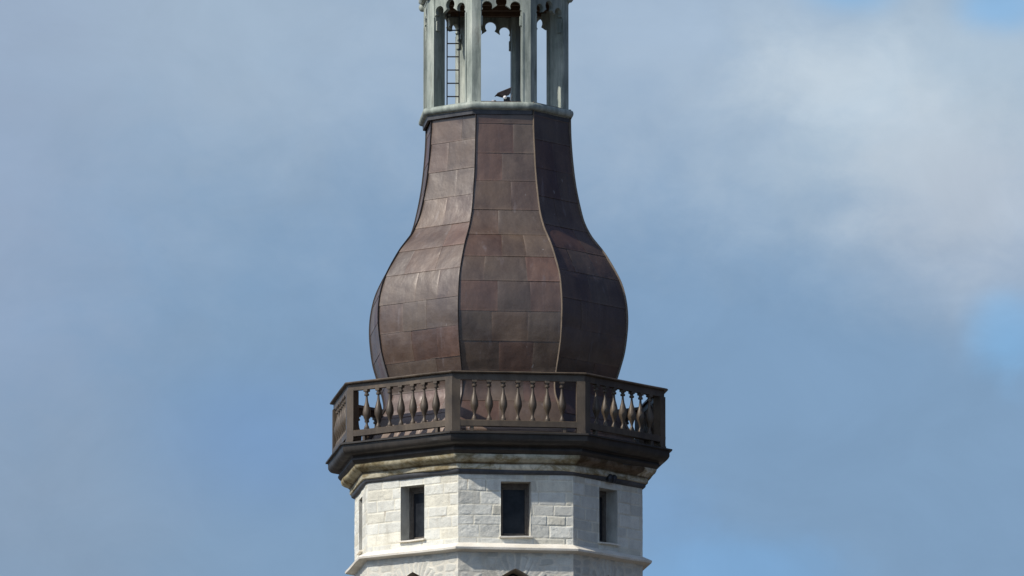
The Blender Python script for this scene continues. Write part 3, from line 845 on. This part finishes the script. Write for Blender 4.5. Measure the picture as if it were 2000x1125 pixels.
# impost blocks on the sides of the posts
half = HL-PW
def place(o, k, ap):
    M = frame_of(PHI_L+22.5+45*k, ap); o.location = M.translation; o.rotation_euler[2] = rad(PHI_L+22.5+45*k)
for sg in (-1, 1):
    m = MB()
    x0, x1 = sorted((sg*(half+.004), sg*(half-.036)))
    m.box(x0, x1, .03, .13, z_pl-.27, z_pl-.088, None, .006)
    x0, x1 = sorted((sg*(half+.004), sg*(half-.016)))
    m.box(x0, x1, .02, .15, z_pl-.09, z_pl-.002, None, .004)
    im0 = m.build('impost', M_VERD, lant)
    place(im0, 0, APL)
    for k in range(1, 8): place(copy(im0, lant), k, APL)
# tracery plate with three round lobes
def arc(cx, cz, r, a0, a1_, n=16):
    return [(cx+r*math.cos(rad(a)), cz+r*math.sin(rad(a))) for a in np.linspace(a0, a1_, n)]
con = [(-half-.004, 0)]+arc(-.262, .088, .098, 212, -28)+arc(0, .178, .104, 222, -42)+arc(.262, .088, .098, 208, -32)+[(half+.004, 0)]
top = z_lt-z_pl
poly = con+[(half+.004, top), (-half-.004, top)]
bm = bmesh.new()
vsb = [bm.verts.new((x, 0.012, z_pl+z)) for x, z in poly]
fc = bm.faces.new(vsb)
ex = bmesh.ops.extrude_face_region(bm, geom=[fc])
for v in ex['geom']:
    if isinstance(v, bmesh.types.BMVert): v.co.y += .085
bmesh.ops.triangulate(bm, faces=[f for f in bm.faces if len(f.verts) > 4])
m = MB(); m.bm(bm)
m.box(-half+.0, half-.0, .0, .014, z_pl+.36, z_pl+.40, None, .004)
tr0 = m.build('tracery_panel', M_VERD, lant)
place(tr0, 0, APL)
for k in range(1, 8): place(copy(tr0, lant), k, APL)
# ceiling with joists and a ring beam
m = MB(); zc2 = z_pl+.36
m.prism([polar(PHI_L+45*k, RL-.10) for k in range(8)], zc2, zc2+.05)
for y in (-.55, .0, .55):
    hx = 1.0 if y == 0 else .85
    m.box(-hx, hx, y-.05, y+.05, zc2-.11, zc2-.002)
m.build('ceiling', M_BROWNWOOD, lant)
# cap moulding and the small onion above the lantern
cp = [(146, z_lt-.05), (156, z_lt-.04), (160, z_lt), (160, z_lt+.06), (154, z_lt+.12), (150, z_lt+.16), (100, z_lt+.2), (100, z_lt-.05)]
cap_l = ring([(R/PX, z) for R, z in cp], PHI_L, 8, .004)
o = cap_l.build('crown_moulding', M_VERD, lant, 40)
m = MB(); m.lathe([(.0, -.17), (.04, -.16), (.07, -.12), (.075, -.07), (.05, -.03), (.06, .01)], 12)
cb0 = m.build('corner_corbel', M_VERD, lant, 40)
for k in range(8):
    x, y = polar(PHI_L+45*k, RL+.02)
    o = cb0 if k == 0 else copy(cb0, lant)
    o.location = (x, y, z_lt)
tp = [(152, z_lt+.12), (150, z_lt+.6), (120, z_lt+1.2), (70, z_lt+1.9), (48, z_lt+2.6), (70, z_lt+3.1), (78, z_lt+3.5), (50, z_lt+4.1), (20, z_lt+5.2), (9, z_lt+8), (3, z_lt+13)]
tc_ = catmull([(R/PX, z) for R, z in tp], 5)
ring([tuple(p) for p in tc_], PHI_L, 2, 0, closed=False).build('spire_cap', M_VERD, tower, 20)

# ------------------------------------------------------------------ loose things in the lantern
def px_point(x, y, d):
    """world point seen at photo pixel x, y, standing d metres nearer than the axis"""
    return Vector(((x-972.0)/PX*(1-d/DH), -d, Z(y, d)))
lx0, lx1 = px_point(872, 100, -.15), px_point(895.5, 100, -.15)
zt = zc2+.02
lad = empty('ladder', ((lx0.x+lx1.x)/2, .15, z_fl+.002))
tag(lad, 'thin dark iron ladder standing upright inside the green lantern', 'ladder')
hwl = (lx1.x-lx0.x)/2
for sg in (-1, 1):
    m = MB(); m.box(sg*hwl-.011, sg*hwl+.011, -.022, .022, 0, zt-z_fl-.03, None, .003)
    m.build('rail', M_IRON, lad)
m = MB(); m.tube((-hwl, 0, 0), (hwl, 0, 0), .0125, 8)
rg = m.build('rung', M_IRON, lad)
rg.location = (0, 0, .12)
n_r = int((zt-z_fl-.2)/.252)
for i in range(1, n_r+1): copy(rg, lad, (0, 0, .12+.252*i))

# floodlight on the lantern floor
p = px_point(984.5, 191, 1.13)
fd = empty('floodlight', (p.x, -1.13, z_fl+.002), rad(18))
tag(fd, 'small brown floodlight with tilted hood on the lantern floor', 'floodlight')
def tilt(rx, ry, loc): return Matrix.Translation(loc) @ Matrix.Rotation(ry, 4, 'Y') @ Matrix.Rotation(rx, 4, 'X')
T = tilt(rad(-8), rad(-24), (0, 0, .185))
m = MB()
bm = bmesh.new(); bmesh.ops.create_cube(bm, size=1)
for v in bm.verts:
    s_ = 1.0 if v.co.z > 0 else .55
    v.co = Vector((v.co.x*.27*s_+(.02 if v.co.z < 0 else 0), v.co.y*.20*s_, v.co.z*.085))
bmesh.ops.bevel(bm, geom=bm.edges[:], offset=.008, segments=2, affect='EDGES')
m.bm(bm, T)
m.build('housing', M_FLOOD, fd)
m = MB(); m.box(-.155, .145, -.115, .115, .038, .052, T, .003); m.build('hood', M_FLOOD, fd)
m = MB(); m.lathe([(.005, -.042), (.028, -.034), (.042, -.012), (.045, .006), (.038, .026), (.02, .04), (.004, .044)], 16)
m.v = [(x*.8-.025, y*.8-.11, z*.8+.10) for x, y, z in m.v]
m.build('lamp_bulb', M_WHITE, fd, 60)
m = MB(); m.box(-.07, .11, -.07, .07, .0, .03, None, .006); m.box(.0, .10, -.04, .06, .028, .13, None, .01); m.build('base', M_IRON, fd)
m = MB(); m.tube((.075, -.09, .0), (.125, -.085, .17), .007); m.tube((.125, -.085, .17), (.14, -.04, .20), .006); m.build('bracket', M_WOOD, fd)
# junction box
p = px_point(964.5, 191, 1.2)
jb = empty('junction_box', (p.x, -1.2, z_fl+.002), rad(10))
tag(jb, 'tiny white electrical box with wires left of the floodlight', 'junction box')
m = MB(); m.box(-.05, -.01, -.03, .03, 0, .055, None, .006); m.build('casing', M_WHITE, jb)
m = MB()
pts = [(-.012, 0, .03), (.01, -.01, .05), (.035, 0, .035), (.06, .01, .02), (.09, 0, .012), (.13, .02, .01)]
for a, b in zip(pts[:-1], pts[1:]): m.tube(a, b, .009, 6)
m.box(.015, .045, -.02, .02, 0, .03, None, .004)
m.build('cable', M_WOOD, jb)

# twin lamps fixed under the cornice on the right
p = px_point(1187, 934, 1.62)
phi = PHI_B+22.5+45
fx = (p.x - 0)
M = frame_of(phi, 292/PX*math.cos(rad(22.5))+.0)
u = 0.0
best = min((abs((M @ Vector((u_, 0, 0))).x-p.x), u_) for u_ in np.linspace(-1, 1, 201))[1]
q = M @ Vector((best, -.04, 0)); d_ = -q.y
sp = empty('spotlight', (q.x, q.y, Z(934.5, d_)), rad(phi))
tag(sp, 'pair of small black lamps fixed under the stone cornice above the right window', 'spotlight')
for sx_ in (-.075, .055):
    m = MB(); m.lathe([(.02, -.075), (.05, -.07), (.056, -.03), (.052, .03), (.036, .06), (.012, .07)], 14)
    T = Matrix.Translation((sx_, -.05, 0)) @ Matrix.Rotation(rad(12), 4, 'X')
    m.v = [tuple(T @ Vector(v)) for v in m.v]; m.build('lamp_head', M_IRON, sp, 40)
m = MB(); m.box(-.12, .10, -.012, .03, -.02, .03, None, .004); m.build('bracket', M_IRON, sp)
